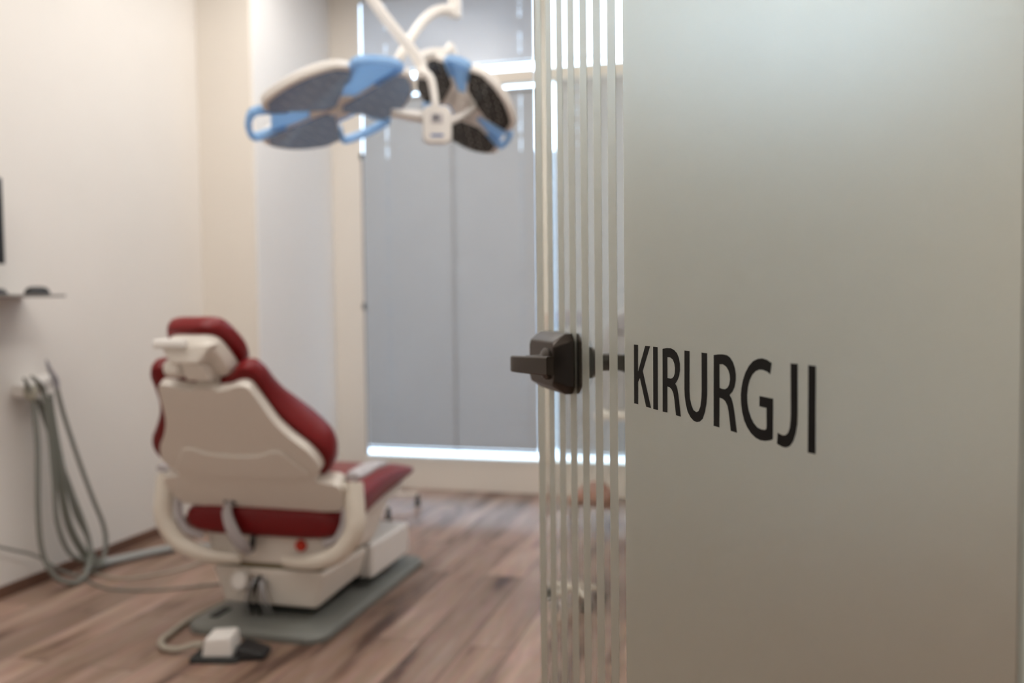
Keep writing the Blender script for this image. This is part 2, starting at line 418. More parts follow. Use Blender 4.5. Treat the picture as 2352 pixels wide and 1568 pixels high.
LET = [[[(385.8, 66.3), (397.2, 66.4), (396.8, 35.9), (417.8, 66.4), (430.6, 66.5), (410.2, 38.3), (432.4, 0.0), (419.6, -0.1), (402.4, 30.2), (396.9, 25.1), (396.6, 0.3), (385.4, 0.0)]], [[(439.1, 66.4), (450.4, 66.5), (450.2, 0.0), (438.9, -0.3)]], [[(463.4, 65.4), (474.2, 66.8), (483.3, 67.0), (491.2, 65.6), (497.8, 62.7), (502.2, 58.2), (504.5, 52.7), (504.7, 46.1), (502.7, 40.3), (498.7, 35.6), (493.6, 31.5), (496.2, 29.7), (498.2, 27.3), (500.8, 21.1), (506.3, -0.3), (495.6, -0.1), (491.5, 16.2), (489.3, 21.7), (485.2, 25.2), (480.7, 26.8), (474.5, 27.2), (474.2, 0.1), (463.0, -0.2)], [(474.8, 57.5), (482.1, 57.6), (488.2, 55.8), (491.8, 52.2), (493.5, 47.6), (493.0, 42.3), (490.5, 38.7), (486.5, 36.5), (481.9, 35.8), (474.6, 35.9)]], [[(515.4, 66.3), (526.3, 66.4), (526.0, 27.5), (526.8, 20.2), (530.1, 14.1), (534.6, 9.6), (540.7, 8.3), (545.7, 9.8), (549.7, 14.7), (551.9, 23.1), (552.5, 30.3), (552.5, 66.3), (563.5, 66.3), (563.4, 27.9), (562.0, 18.9), (558.9, 10.5), (554.1, 3.5), (548.6, 0.3), (542.6, -1.1), (535.6, -0.8), (528.4, 1.9), (522.2, 6.6), (518.0, 13.6), (515.7, 21.8), (515.1, 28.3)]], [[(577.0, 65.4), (585.9, 66.5), (593.9, 67.0), (601.9, 66.7), (608.0, 64.8), (613.1, 61.0), (616.5, 56.2), (618.2, 50.6), (618.1, 45.6), (616.1, 39.5), (612.2, 35.0), (606.7, 31.3), (610.5, 28.5), (613.4, 23.4), (615.6, 16.9), (620.0, -0.5), (609.2, -0.4), (605.3, 15.6), (603.0, 21.2), (599.2, 25.0), (593.8, 26.8), (587.7, 27.1), (587.5, -0.2), (576.6, -0.2)], [(587.8, 57.6), (594.8, 58.0), (601.0, 56.2), (604.8, 53.2), (607.1, 49.6), (607.7, 45.4), (606.2, 40.6), (602.7, 37.3), (598.3, 35.8), (593.0, 35.6), (587.8, 36.0)]], [[(677.5, 64.5), (675.3, 55.3), (670.2, 57.1), (664.2, 57.9), (658.2, 57.8), (652.0, 56.0), (646.6, 52.7), (642.3, 47.9), (639.5, 41.9), (638.0, 34.5), (638.4, 28.0), (640.3, 21.8), (644.3, 15.8), (649.0, 11.6), (655.2, 8.7), (661.3, 8.0), (666.6, 8.3), (668.8, 9.0), (669.9, 10.7), (669.7, 26.9), (658.2, 27.0), (658.5, 35.7), (679.8, 35.6), (679.4, 2.4), (674.8, 0.7), (667.4, -0.8), (659.8, -1.3), (652.1, -0.3), (644.3, 2.5), (637.9, 6.8), (633.0, 11.8), (629.4, 18.7), (627.5, 25.9), (627.0, 33.2), (628.1, 39.9), (630.7, 46.8), (635.0, 53.7), (641.1, 59.9), (648.2, 64.4), (655.9, 66.7), (662.7, 67.5), (670.2, 66.7)]], [[(705.7, 66.1), (715.5, 66.3), (715.7, 27.0), (715.2, 19.5), (713.0, 11.8), (709.7, 5.4), (705.1, 0.9), (699.6, -1.3), (694.8, -1.6), (689.9, -1.0), (685.9, -0.2), (687.0, 8.8), (690.5, 8.0), (694.7, 7.7), (698.9, 8.6), (702.3, 10.9), (704.6, 15.0), (705.8, 21.2), (706.2, 27.2)]], [[(730.2, 66.4), (739.9, 66.3), (739.8, 0.0), (729.9, -0.4)]]]
def letter(loops):
    cu = bpy.data.curves.new('tmp', 'CURVE'); cu.dimensions = '2D'; cu.fill_mode = 'BOTH'
    for L in loops:
        sp = cu.splines.new('POLY'); sp.points.add(len(L)-1); sp.use_cyclic_u = True
        for p, q in zip(sp.points, L): p.co = (q[0]/1000, q[1]/1000, 0, 1)
    cu.extrude = .00012
    tmp = bpy.data.objects.new('tmp', cu); C.objects.link(tmp)
    dg = bpy.context.evaluated_depsgraph_get(); me = bpy.data.meshes.new_from_object(tmp.evaluated_get(dg))
    C.objects.unlink(tmp); bpy.data.objects.remove(tmp)
    bm = bmesh.new(); bm.from_mesh(me); bpy.data.meshes.remove(me)
    for v in bm.verts:
        v.co = D(v.co.x, 1.0803+v.co.y, FT+.00022+v.co.z)
    return bm
for L in LET:
    obj('letter', letter(L), 'letter', door, smooth=False)
# lock case: chamfered block on each face
def lock(sign, n0, L):
    bm = NB()
    def P(s, z, n): return D(s, z, n0+sign*n)
    base = (.041, .180, 1.069, 1.152); front = (.054, .170, 1.081, 1.140); c0, c1 = .011, .007; K_ = 1 if sign > 0 else .5
    def octa(q, c, n):
        s0, s1, z0, z1 = q
        return [P(s0+c, z0, n), P(s1-c, z0, n), P(s1, z0+c, n), P(s1, z1-c, n), P(s1-c, z1, n), P(s0+c, z1, n), P(s0, z1-c, n), P(s0, z0+c, n)]
    loft(bm, [octa(base, c0, 0), octa(base, c0, .010*K_), octa(front, c1, .028*K_)])
    o = obj('lock_case', bm, 'bronze', door, bevel=.0022, seg=3)
    b2 = NB(); lathe(b2, [(.022, 0), (.022, .004), (.019, .007), (.0125, .009), (.0125, .03)], P(.146, 1.110, .028), Nn*sign)
    obj('lever_rose', b2, 'bronze', o)
    # lever: leaves the rose, turns and runs towards the hinges, flat at its end
    path = [(.128, .050), (.118, .054), (.112, .060), (.114, .066), (.124, .0695)]
    for k in range(1, 10):
        t = k/9; path.append((.124+L*t, .0695-.019*t**1.4))
    loops = []; n_ = len(path)
    for i, (s, n) in enumerate(path):
        a = path[max(i-1, 0)]; c = path[min(i+1, n_-1)]; ts, tn = c[0]-a[0], c[1]-a[1]; l = math.hypot(ts, tn); ns, nn = -tn/l, ts/l
        h = .0105+.0017*i/(n_-1); th = .0055; zc = 1.1085+.0045*i/(n_-1)
        loops.append([P(s+ns*w_, zc+hh, n+nn*w_) for w_, hh in ((-th, -h*.85), (-th*.7, -h), (th*.7, -h), (th, -h*.85), (th, h*.85), (th*.7, h), (-th*.7, h), (-th, h*.85))])
    b3 = NB(); loft(b3, loops); obj('lever_handle', b3, 'bronze', o, bevel=.0010, seg=2)
lock(1, .0008, .105); lock(-1, -GT-.0002, .13)
b = NB(); box(b, .9340, .962, -.014, .0012, .006, 2.21, DM); obj('hinge_stile', b, mat('stile_aluminium', (.70, .73, .64), .4), door, bevel=.003)
for zz in (.28, 1.95):   # hinges on the wall side
    b = NB(); box(b, .862, .925, .0008, .018, zz-.03, zz+.03, DM); obj('hinge', b, 'bronze', door, bevel=.003)

# ------------------------------------------------------------------ dental chair
CX = -1.76
chair = thing('dental_chair', 'dental chair with red cushions and cream shells, seen from behind, on a grey floor plate', 'dental chair', (CX, 3.3, 0))
# floor plate
pl = rrect(-2.03, -1.475, 2.83, 3.87, .07)
b = NB(); loft(b, [[(x, y, 0) for x, y in pl], [(x, y, .022) for x, y in pl], [(CX+(x-CX)*.965, 3.35+(y-3.35)*.98, .034) for x, y in pl]])
obj('floor_plate', b, 'plate', chair, bevel=.004)
b = NB(); box(b, -1.975, -1.945, 2.92, 3.02, .034, .04); obj('plate_slot', b, 'rubber', chair)
# lower body: flares upwards
b = NB()
hexa(b, [(CX-.190, 2.985, .070), (CX+.190, 2.985, .070), (CX+.205, 3.34, .100), (CX-.205, 3.34, .100),
         (CX-.232, 2.965, .215), (CX+.232, 2.965, .215), (CX+.240, 3.34, .215), (CX-.240, 3.34, .215)])
body = obj('lower_body', b, 'cream', chair, bevel=.018, seg=4)
b = NB(); box(b, CX-.14, CX+.14, 3.05, 3.6, .03, .11); obj('lift_foot', b, 'rubber', chair, bevel=.01)
# upper body under the seat
b = NB()
hexa(b, [(CX-.236, 2.975, .228), (CX+.236, 2.975, .228), (CX+.24, 3.40, .23), (CX-.24, 3.40, .23),
         (CX-.262, 2.975, .350), (CX+.262, 2.975, .350), (CX+.250, 3.55, .385), (CX-.250, 3.55, .385)])
ub = obj('upper_body', b, 'cream', chair, bevel=.016, seg=4)
b = NB(); box(b, CX-.215, CX+.215, 2.98, 3.3, .212, .232); obj('body_gap', b, mat('olive_gap', (.16, .13, .06), .6), chair)
b = NB(); lathe(b, [(.022, 0), (.022, .010), (.017, .014)], (-1.62, 2.976, .310), (0, -1, 0)); obj('stop_button', b, 'red_btn', chair)['label'] = 'round red button'
# front box
b = NB(); box(b, CX-.245, CX+.245, 3.36, 3.76, .075, .215); obj('front_housing', b, 'white', chair, bevel=.016, seg=4)
# service socket and pipes at the rear
b = NB(); box(b, -1.90, -1.82, 2.955, 2.99, .130, .185); obj('socket_recess', b, mat('brown_recess', (.22, .13, .07), .6), chair, bevel=.004)
b = NB(); lathe(b, [(.030, 0), (.034, .010), (.034, .035), (.026, .042)], (-1.855, 2.965, .165), (0, -.9, .2)); obj('round_cap', b, 'white', chair)
for k, (x0, x1, dz) in enumerate(((-1.80, -1.835, .0), (-1.785, -1.79, .01), (-1.77, -1.745, .0), (-1.788, -1.815, .005), (-1.775, -1.765, .0))):
    b = NB(); tube(b, spline([(x0, 2.975, .185), (x0+.2*(x1-x0), 2.945, .165+dz), (x1, 2.94, .10), (x1+.2*(x1-x0), 2.965, .045)], 6), .005, 8)
    obj('pipe', b, 'rubber' if k % 2 else 'steel', chair)
# backrest: plane reclined away from the sitter; w(x, z, n) point on it
KZ = .71
nrm = Vector((0, 1, KZ)).normalized()
def BP(x, z, n=0.0): return Vector((CX+x, 2.616+(.945-z)*KZ, z)) + nrm*n
def sym(pts, nn=6):
    c = [Vector((x, z, 0)) for x, z in pts] + [Vector((-x, z, 0)) for x, z in reversed(pts) if x > 1e-6]
    return [(p.x, p.y) for p in spline(c, nn, True)]
sh = sym([(0, .938), (.04, .938), (.045, .928), (.09, .935), (.135, .948), (.168, .942), (.184, .905), (.196, .86), (.214, .81), (.246, .762), (.288, .715), (.310, .670), (.308, .635), (.276, .600), (.29, .588), (.345, .580), (.356, .55), (.347, .50), (.325, .468), (.2, .458), (0, .455)])
def plate_loft(outline, levels, cz, dx=0.0, deep=0.0):
    """levels: (inset scale-ish distance, n) – outline shrunk towards its centroid by a distance"""
    loops = []
    n = len(outline)
    nor = []
    for i in range(n):
        ax, az = outline[i-1]; bx, bz = outline[(i+1) % n]
        tx, tz = bx-ax, bz-az; l = math.hypot(tx, tz) or 1
        nor.append((tz/l, -tx/l))
    # orientation: make normals point outwards
    area = sum(outline[i-1][0]*outline[i][1]-outline[i][0]*outline[i-1][1] for i in range(n))
    sgn = 1 if area > 0 else -1
    for ins, lv in levels:
        loops.append([BP(dx+x-nor[i][0]*ins*sgn, z-nor[i][1]*ins*sgn, lv*(1+deep*math.exp(-((z-.77)/.12)**2)) if lv > .03 else lv) for i, (x, z) in enumerate(outline)])
    return loops
b = NB(); loft(b, plate_loft(sh, [(.004, -.028), (0, .03)], .7)); shell = obj('backrest_shell', b, 'cream', chair, bevel=.011, seg=4)
# raised contour of the lower shell
ct = sym([(0, .690), (.10, .695), (.15, .712), (.19, .710), (.22, .68), (.25, .645), (.262, .622), (.2, .607), (.1, .603), (0, .602)], 5)
b = NB(); loft(b, plate_loft(ct, [(.004, -.040), (0, -.028)], .65)); obj('lumbar_relief', b, 'cream', shell, bevel=.004)
cu_o = sym([(0, .935), (.05, .935), (.09, .950), (.135, .978), (.180, .982), (.208, .95), (.216, .90), (.228, .85), (.256, .80), (.300, .748), (.340, .705), (.354, .665), (.344, .625), (.312, .590), (.275, .575), (.2, .57), (0, .57)])
b = NB(); loft(b, plate_loft(cu_o, [(.020, .006), (.007, .011), (0, .026), (0, .050), (.007, .066), (.020, .074)], .7, -.012, .75)); obj('backrest_cushion', b, 'red', chair)
# black slot where the headrest bar goes in
b = NB(); hexa(b, [BP(-.055, .925, .028), BP(.055, .925, .028), BP(.055, .925, .100), BP(-.055, .925, .100), BP(-.055, .995, .028), BP(.055, .995, .028), BP(.055, .995, .100), BP(-.055, .995, .100)])
obj('headrest_slot', b, 'rubber', chair, bevel=.004)
# headrest
hn = Vector((0, .72, .69)).normalized(); hd = Vector((0, -.69, .72)).normalized(); HO = Vector((CX-.008, 2.615, 1.045))
def HP(x, l, n): return HO + Vector((x, 0, 0)) + hd*l + hn*n
def hloft(o2, levels, conc=.0):
    n = len(o2); loops = []
    for ins, lv in levels:
        L = []
        for x, l in o2:
            d = math.hypot(x, l) or 1; f = max(0, 1-ins/d)
            xx, ll = x*f, l*f
            L.append(HP(xx, ll, lv+conc*xx*xx/.02))
        loops.append(L)
    return loops
ho = sym([(0, .110), (.05, .108), (.088, .096), (.108, .068), (.122, .02), (.128, -.03), (.120, -.075), (.10, -.098), (.05, -.104), (0, -.105)], 6)
b = NB(); loft(b, hloft(ho, [(.022, -.008), (.006, 0), (0, .016), (0, .036), (.010, .052), (.03, .060), (.06, .062)], .018)); obj('headrest_cushion', b, 'red', chair)
hs_ = sym([(0, .080), (.05, .078), (.082, .066), (.096, .04), (.104, -.02), (.104, -.07), (.088, -.090), (.05, -.096), (0, -.097)], 6)
b = NB(); loft(b, hloft(hs_, [(.030, -.050), (.014, -.044), (.003, -.025), (0, .004)], .012)); hsh = obj('headrest_shell', b, 'cream', chair)
b = NB(); box(b, -.070, .070, -.005, .028, -.115, -.045, Matrix.Translation(HO+Vector((-.03, 0, 0))) @ Matrix(((1, 0, 0, 0), (0, hd.y, hn.y, 0), (0, hd.z, hn.z, 0), (0, 0, 0, 1))))
b = NB(); box(b, CX-.128, CX-.008, 2.520, 2.60, 1.052, 1.082); obj('headrest_lever', b, 'white', chair, bevel=.008)
b = NB(); hexa(b, [(CX-.075, 2.535, 1.0), (CX+.03, 2.535, 1.0), (CX+.03, 2.66, .985), (CX-.075, 2.66, .985), (CX-.115, 2.535, 1.066), (CX+.09, 2.535, 1.07), (CX+.09, 2.62, 1.07), (CX-.11, 2.62, 1.066)])
obj('headrest_bracket', b, 'cream', chair, bevel=.012, seg=3)
b = NB(); lathe(b, [(.020, -.035), (.028, -.030), (.031, 0), (.028, .030), (.020, .035)], (CX-.082, 2.58, .985), (1, -.15, 0), 20); obj('headrest_knob', b, 'cream', chair)
b = NB(); hexa(b, [(CX-.045, 2.575, .945), (CX+.040, 2.575, .945), (CX+.040, 2.65, .945), (CX-.045, 2.65, .945), (CX-.045, 2.545, 1.0), (CX+.040, 2.545, 1.0), (CX+.040, 2.63, 1.0), (CX-.045, 2.63, 1.0)])
obj('headrest_bar', b, 'cream', chair, bevel=.008)
# seat cushion
def seatloop(y, hw, z0, z1):
    zc, hz = (z0+z1)/2, (z1-z0)/2; L = []
    for k in range(28):
        a = 2*math.pi*k/28; c, s = math.cos(a), math.sin(a)
        L.append((CX+hw*math.copysign(abs(c)**.42, c), y, zc+hz*math.copysign(abs(s)**.62, s)))
    return L
st = [(2.915, .26, .375, .43), (2.925, .305, .35, .45), (2.95, .325, .338, .462), (3.05, .325, .335, .480), (3.2, .315, .36, .505), (3.4, .295, .385, .512), (3.55, .285, .395, .505), (3.68, .272, .405, .488), (3.78, .262, .412, .468), (3.84, .245, .418, .452), (3.865, .20, .425, .442)]
b = NB(); loft(b, [seatloop(*s) for s in st]); obj('seat_cushion', b, 'red', chair, sub=1)
# thin cream seat pan below it
b = NB(); loft(b, [[(CX-.27, 3.0, .335), (CX+.27, 3.0, .335), (CX+.27, 3.0, .36), (CX-.27, 3.0, .36)], [(CX-.25, 3.7, .375), (CX+.25, 3.7, .375), (CX+.25, 3.7, .41), (CX-.25, 3.7, .41)]]); obj('seat_pan', b, 'cream', chair, bevel=.01)
# arms: a U-shaped tube on each side, pad on top
for sx, nm in ((-1, 'left'), (1, 'right')):
    X = .385
    p = [(CX+sx*X, 2.915, .565), (CX+sx*X, 2.91, .50), (CX+sx*(X+.004), 2.905, .42), (CX+sx*(X-.015), 2.905, .365), (CX+sx*(X-.07), 2.905, .305), (CX+sx*(X-.15), 2.91, .275), (CX+sx*.17, 2.92, .262), (CX+sx*.09, 2.94, .258)]
    b = NB(); tube(b, spline(p, 6), [.030, .036, .037, .036, .033, .030, .024, .020], 14, flat=(Vector((0, 1, 0)), .85))
    obj('arm_post', b, 'cream_arm', chair)
    b = NB(); q = spline([(CX+sx*X, 2.90, .585), (CX+sx*(X-.004), 2.98, .590), (CX+sx*(X-.008), 3.10, .592), (CX+sx*(X-.012), 3.20, .578)], 6)
    tube(b, q, [.026, .036, .036, .034, .030, .020], 14, flat=(Vector((0, 0, 1)), .5)); obj('arm_pad', b, 'lilac', chair)
    # inner bracket from seat to post
    b = NB(); tube(b, spline([(CX+sx*.340, 2.93, .470), (CX+sx*.335, 2.925, .41), (CX+sx*.305, 2.925, .355), (CX+sx*.25, 2.945, .330)], 6), .014, 10); obj('side_bracket', b, 'lilac', chair)
# shoulder bracket on the right of the shell
b = NB(); tube(b, spline([BP(.325, .575, -.0), BP(.352, .55, -.004), BP(.352, .50, -.004), BP(.345, .455, -.004)], 6), [.008, .018, .018, .012], 12); obj('hinge_cover', b, 'cream_arm', chair)
# rear lever: curved grey-lilac band hanging below the shell
b = NB(); tube(b, spline([(CX-.115, 2.930, .470), (CX-.110, 2.890, .440), (CX-.085, 2.880, .38), (CX-.060, 2.895, .325), (CX-.050, 2.93, .295)], 6), [.010, .020, .025, .026, .022], 12, flat=(Vector((0, 1, 0)), .5)); obj('release_lever', b, 'lilac', chair)
b = NB(); box(b, CX-.140, CX-.092, 2.915, 2.935, .462, .485); obj('lever_hinge', b, 'black', chair, bevel=.003)
b = NB(); tube(b, spline([(CX-.032, 2.935, .355), (CX-.030, 2.925, .325), (CX-.040, 2.93, .295)], 5), [.008, .011, .014], 10); obj('latch', b, 'black', chair)

# ------------------------------------------------------------------ foot pedal and its hose
ped = thing('foot_pedal', 'black foot pedal with a small white box on the floor behind the chair', 'foot pedal', (-1.75, 2.68, 0))
PM = Matrix.Translation((-1.732, 2.680, 0)) @ Matrix.Rotation(math.radians(12), 4, 'Z')
b = NB(); loft(b, [[PM @ Vector((x, y, 0)) for x, y in rrect(-.125, .045, -.065, .065, .02)], [PM @ Vector((x, y, .012)) for x, y in rrect(-.125, .045, -.065, .065, .02)], [PM @ Vector((x, y, .018)) for x, y in rrect(-.118, .038, -.058, .058, .018)]]); obj('base', b, 'rubber', ped)
b = NB(); hexa(b, [PM @ Vector(p) for p in ((.03, -.05, .004), (.125, -.035, .004), (.125, .055, .004), (.03, .06, .004), (.03, -.045, .048), (.118, -.030, .022), (.118, .05, .022), (.03, .055, .048))])
obj('treadle', b, 'black', ped, bevel=.006)
b = NB(); hexa(b, [PM @ Vector(p) for p in ((-.085, -.050, .014), (.02, -.045, .014), (.02, .050, .014), (-.085, .05, .014), (-.075, -.045, .075), (.012, -.040, .082), (.012, .045, .088), (-.075, .045, .082))])
obj('control_block', b, 'white', ped, bevel=.008)
b = NB(); lathe(b, [(.012, 0), (.012, .03), (.009, .036)], (-1.832, 2.668, .035), (-1, -.1, 0)); obj('hose_socket', b, 'hose_l', ped)
b = NB(); tube(b, spline([(-1.862, 2.664, .034), (-1.92, 2.655, .018), (-1.985, 2.665, .0135), (-2.035, 2.72, .0125), (-2.052, 2.80, .0125), (-2.065, 2.90, .0125), (-2.065, 2.98, .0125), (-2.05, 3.08, .0125), (-2.045, 3.14, .0125), (-2.042, 3.30, .0125)], 8), .0115, 12)
tag(obj('pedal_hose', b, 'hose_l'), 'thick grey hose looping from the foot pedal round to the chair base', 'hose')

# ------------------------------------------------------------------ rolling stand behind the chair
st_ = thing('rolling_stand', 'low rolling stand behind the chair, two black casters showing beyond the seat', 'stand', (-2.5, 4.75, 0))
col_c = Vector((-2.60, 4.76, 0))
for cx, cy in ((-1.93, 4.93), (-1.965, 4.58), (-2.60, 4.36)):
    b = NB(); tube(b, [(col_c.x, col_c.y, .075), ((col_c.x+cx)/2, (col_c.y+cy)/2, .078), (cx, cy, .072)], [.016, .014, .011], 10, flat=(Vector((0, 0, 1)), .7)); obj('leg', b, 'cream_arm', st_)
    b = NB(); lathe(b, [(.018, -.014), (.027, -.012), (.027, .012), (.018, .014)], (cx, cy, .027), (.9, .4, 0), 18); cs = obj('caster', b, 'rubber', st_)
    b = NB(); tube(b, [(cx, cy, .03), (cx, cy, .072)], [.013, .009], 10); obj('caster_stem', b, 'black', cs)
b = NB(); tube(b, [(col_c.x, col_c.y, .07), (col_c.x, col_c.y, .50)], .014, 12); obj('column', b, 'chrome', st_)
b = NB(); loft(b, [[(x, y, .50) for x, y in rrect(-2.655, -2.50, 4.62, 4.90, .02)], [(x, y, .515) for x, y in rrect(-2.66, -2.495, 4.61, 4.91, .02)]]); obj('tray', b, 'steel', st_)

# ------------------------------------------------------------------ ceiling operating lamp
def head(c, m, N, R, name, lens_angles, parent, fill, inner, gd=17, rail=1.02, lm='lens', lm_in=4):
    m = Vector(m).normalized(); N = Vector(N).normalized(); N = (N-m*N.dot(m)).normalized(); B = N.cross(m); c = Vector(c)
    def P(a, r, h): return c + (m*math.cos(a)+B*math.sin(a))*r + N*h
    hub = None
    # one white housing: hub plus three petals, shallow dome at the back
    bm = NB()
    prof = [(R*.30, .004), (R*.31, -.02), (R*.26, -.055), (R*.10, -.07)]
    lathe(bm, prof, c, N, 28)
    half = math.radians(60-gd)
    for la in lens_angles:
        a0 = math.radians(la)
        def outline(inset, h):
            pts = []; ro = R-inset
            cr = .12
            for k in range(17):
                t = -1+2*k/16; rr = ro*(1-cr*max(0, abs(t)-.72)/.28*.9)
                pts.append(P(a0+t*(half-inset/R), rr, h))
            for k in range(1, 5):
                pts.append(P(a0+(half-inset/R)*(1-.0*k), ro*(.9-.16*k), h))
            pts.append(P(a0+half*.55, R*.18, h)); pts.append(P(a0-half*.55, R*.18, h))
            for k in range(4, 0, -1):
                pts.append(P(a0-(half-inset/R)*(1-.0*k), ro*(.9-.16*k), h))
            return pts
        loft(bm, [outline(.006, .004), outline(0, -.002), outline(0, -.028), outline(R*.12, -.050)])
    hd_ = obj(name, bm, 'lampwhite', parent, angle=50)
    for la in lens_angles:
        a0 = math.radians(la)
        pts = []
        for k in range(15):
            t = -1+2*k/14; rr = R*.945*(1-.10*max(0, abs(t)-.7)/.3); pts.append((a0+t*(half-math.radians(lm_in)), rr))
        pts.append((a0+(half-math.radians(lm_in+1)), R*.62)); pts.append((a0+(half-math.radians(lm_in+4)), R*inner*1.25)); pts.append((a0+math.radians(16), R*inner)); pts.append((a0-math.radians(16), R*inner)); pts.append((a0-(half-math.radians(lm_in+4)), R*inner*1.25)); pts.append((a0-(half-math.radians(lm_in+1)), R*.62))
        bm = NB(); loft(bm, [[P(a, r, .003) for a, r in pts], [P(a, r, .009) for a, r in pts]]); obj('lens_panel', bm, lm, hd_, smooth=False)
    for k, la in enumerate(lens_angles):
        a0 = math.radians(la+60)
        g = math.radians(gd)
        # tinted plate between the petals and the bent grip round the rim
        f = fill[k]
        bm = NB(); q = [(a0-g, R*f), (a0+g, R*f), (a0+g*.9, R*.30), (a0-g*.9, R*.30)]
        loft(bm, [[P(a, r, -.004) for a, r in q], [P(a, r, -.016) for a, r in q]]); pp = obj('blue_grip', bm, 'blue', hd_)
        bm = NB(); path = [P(a0-g, R*.62, -.006)] + [P(a0-g+2*g*j/8, R*(rail if 0 < j < 8 else rail-.06), -.006+.0*j) for j in range(9)] + [P(a0+g, R*.62, -.006)]
        tube(bm, spline(path, 3), .0125, 10, flat=(N, 1.5)); obj('grip_rail', bm, 'blue', pp)
    bm = NB(); lathe(bm, [(R*.07, .0), (R*.08, .012), (R*.03, .016)], c, N, 20); obj('hub_cap', bm, 'lampwhite', hd_)
    return hd_
lamp = thing('operating_lamp', 'white twin-head operating lamp with blue grips hanging from the ceiling', 'operating lamp', (-1.18, 3.58, 3.2))
head((-1.557, 3.19, 1.922), (.88, .359, .311), (.364, -.09, -.927), .318, 'lamp_head', (-12, -132, -252), lamp, (.98, .45, .80), .10, 20, 1.02, 'lens_blue_reflection', 1.5)
head((-1.165, 3.560, 1.978), (.639, .356, -.682), (-.388, -.617, -.685), .238, 'lamp_head', (-52, -172, -292), lamp, (.84, .84, .84), .36, 14, .93)
def arm(name, pts, r, n=8):
    bm = NB(); tube(bm, spline(pts, n) if n else pts, r, 14); return obj(name, bm, 'lampwhite', lamp)
arm('ceiling_post', [(-1.20, 3.57, 3.2), (-1.20, 3.57, 2.34)], .026, 0)
arm('ceiling_flange', [(-1.20, 3.57, 3.2), (-1.20, 3.57, 3.15)], .09, 0)
arm('swing_arm', [(-1.20, 3.57, 2.365), (-1.25, 3.51, 2.352), (-1.29, 3.45, 2.30), (-1.33, 3.38, 2.20), (-1.365, 3.33, 2.10), (-1.36, 3.30, 2.055)], [.024, .021, .019, .018, .019, .022])
arm('upper_arm', [(-1.20, 3.57, 2.95), (-1.40, 3.32, 2.93), (-1.62, 3.06, 2.86), (-1.60, 3.09, 2.66)], .024)
arm('spring_arm', [(-1.60, 3.09, 2.70), (-1.40, 3.21, 2.315), (-1.275, 3.33, 2.125), (-1.262, 3.34, 2.05)], [.02, .021, .022, .022], 6)
arm('link_arm', [(-1.285, 3.34, 2.125), (-1.25, 3.42, 2.165), (-1.218, 3.50, 2.185), (-1.205, 3.53, 2.212)], [.018, .017, .018, .020])
arm('yoke', [(-1.205, 3.53, 2.205), (-1.195, 3.56, 2.13), (-1.185, 3.60, 2.05), (-1.16, 3.61, 2.00)], [.019, .018, .02, .024])
arm('head_joint', [(-1.215, 3.350, 1.895), (-1.26, 3.335, 1.90), (-1.30, 3.31, 1.905), (-1.36, 3.27, 1.91)], [.012, .024, .022, .016])
arm('cable_conduit', [(-1.262, 3.33, 2.075), (-1.225, 3.335, 2.045), (-1.21, 3.335, 1.98), (-1.205, 3.33, 1.935)], [.020, .016, .015, .015])
# control box between the heads
cv = Vector((.33, -.94, 0)).normalized()
def CB(x, z, n): 
    e = Vector((-cv.y, cv.x, 0)); return Vector((-1.200, 3.335, 1.868)) + e*x + Vector((0, 0, z)) + cv*n
o8 = rrect(-.056, .056, -.075, .068, .028)
b = NB(); loft(b, [[CB(x*.85, z*.85, -.022) for x, z in o8], [CB(x, z, -.012) for x, z in o8], [CB(x, z, .012) for x, z in o8], [CB(x*.93, z*.93, .020) for x, z in o8]])
cb = obj('control_box', b, 'lampwhite', lamp)
b = NB(); loft(b, [[CB(x, z+.018, .0195) for x, z in rrect(-.022, .022, -.018, .018, .005)], [CB(x, z+.018, .0215) for x, z in rrect(-.022, .022, -.018, .018, .005)]]); obj('display', b, 'lilac', cb)
b = NB(); loft(b, [[CB(x-.004, z+.022, .0213) for x, z in rrect(-.007, .007, -.010, .010, .002)], [CB(x-.004, z+.022, .0225) for x, z in rrect(-.007, .007, -.010, .010, .002)]]); obj('display_digit', b, 'pad', cb)
b = NB(); loft(b, [[CB(x, z-.045, .0195) for x, z in rrect(-.024, .024, -.005, .005, .003)], [CB(x, z-.045, .0212) for x, z in rrect(-.024, .024, -.005, .005, .003)]]); obj('key_strip', b, 'printblue', cb)
arm('side_stub', [(-1.255, 3.335, 1.895), (-1.20, 3.365, 1.885), (-1.155, 3.42, 1.90), (-1.11, 3.54, 1.965)], .014)

# ------------------------------------------------------------------ things along the left wall
mon = thing('wall_monitor', 'black monitor on the left wall, cut by the photo edge', 'monitor', (XL, 2.72, 1.53))
b = NB(); box(b, -2.925, -2.900, 2.42, 2.985, 1.36, 1.70); obj('screen_case', b, 'black', mon, bevel=.004)
b = NB(); box(b, -2.9002, -2.899, 2.44, 2.965, 1.38, 1.68); obj('screen', b, 'black', mon, smooth=False)
b = NB(); box(b, XL, -2.925, 2.66, 2.76, 1.48, 1.58); obj('wall_mount', b, 'steel', mon, bevel=.003)
shf = thing('wall_shelf', 'thin grey shelf on the left wall holding a mouse and keyboard', 'shelf', (XL, 3.0, 1.235))
b = NB(); box(b, XL, -2.78, 2.35, 3.17, 1.228, 1.238); obj('board', b, mat('shelf_board', (.22, .20, .18), .4), shf, bevel=.002)
b = NB(); box(b, XL, -2.93, 2.80, 2.815, 1.17, 1.228); obj('bracket', b, 'steel', shf)
b = NB()
mo = [(1.0, 0), (1.0, .25), (.93, .55), (.75, .82), (.45, .97), (.1, 1.0)]
loft(b, [[(-2.845+.034*s*math.cos(a), 3.085+.060*s*math.sin(a)+.0*h, 1.238+.034*h) for a in [2*math.pi*k/24 for k in range(24)]] for s, h in mo])
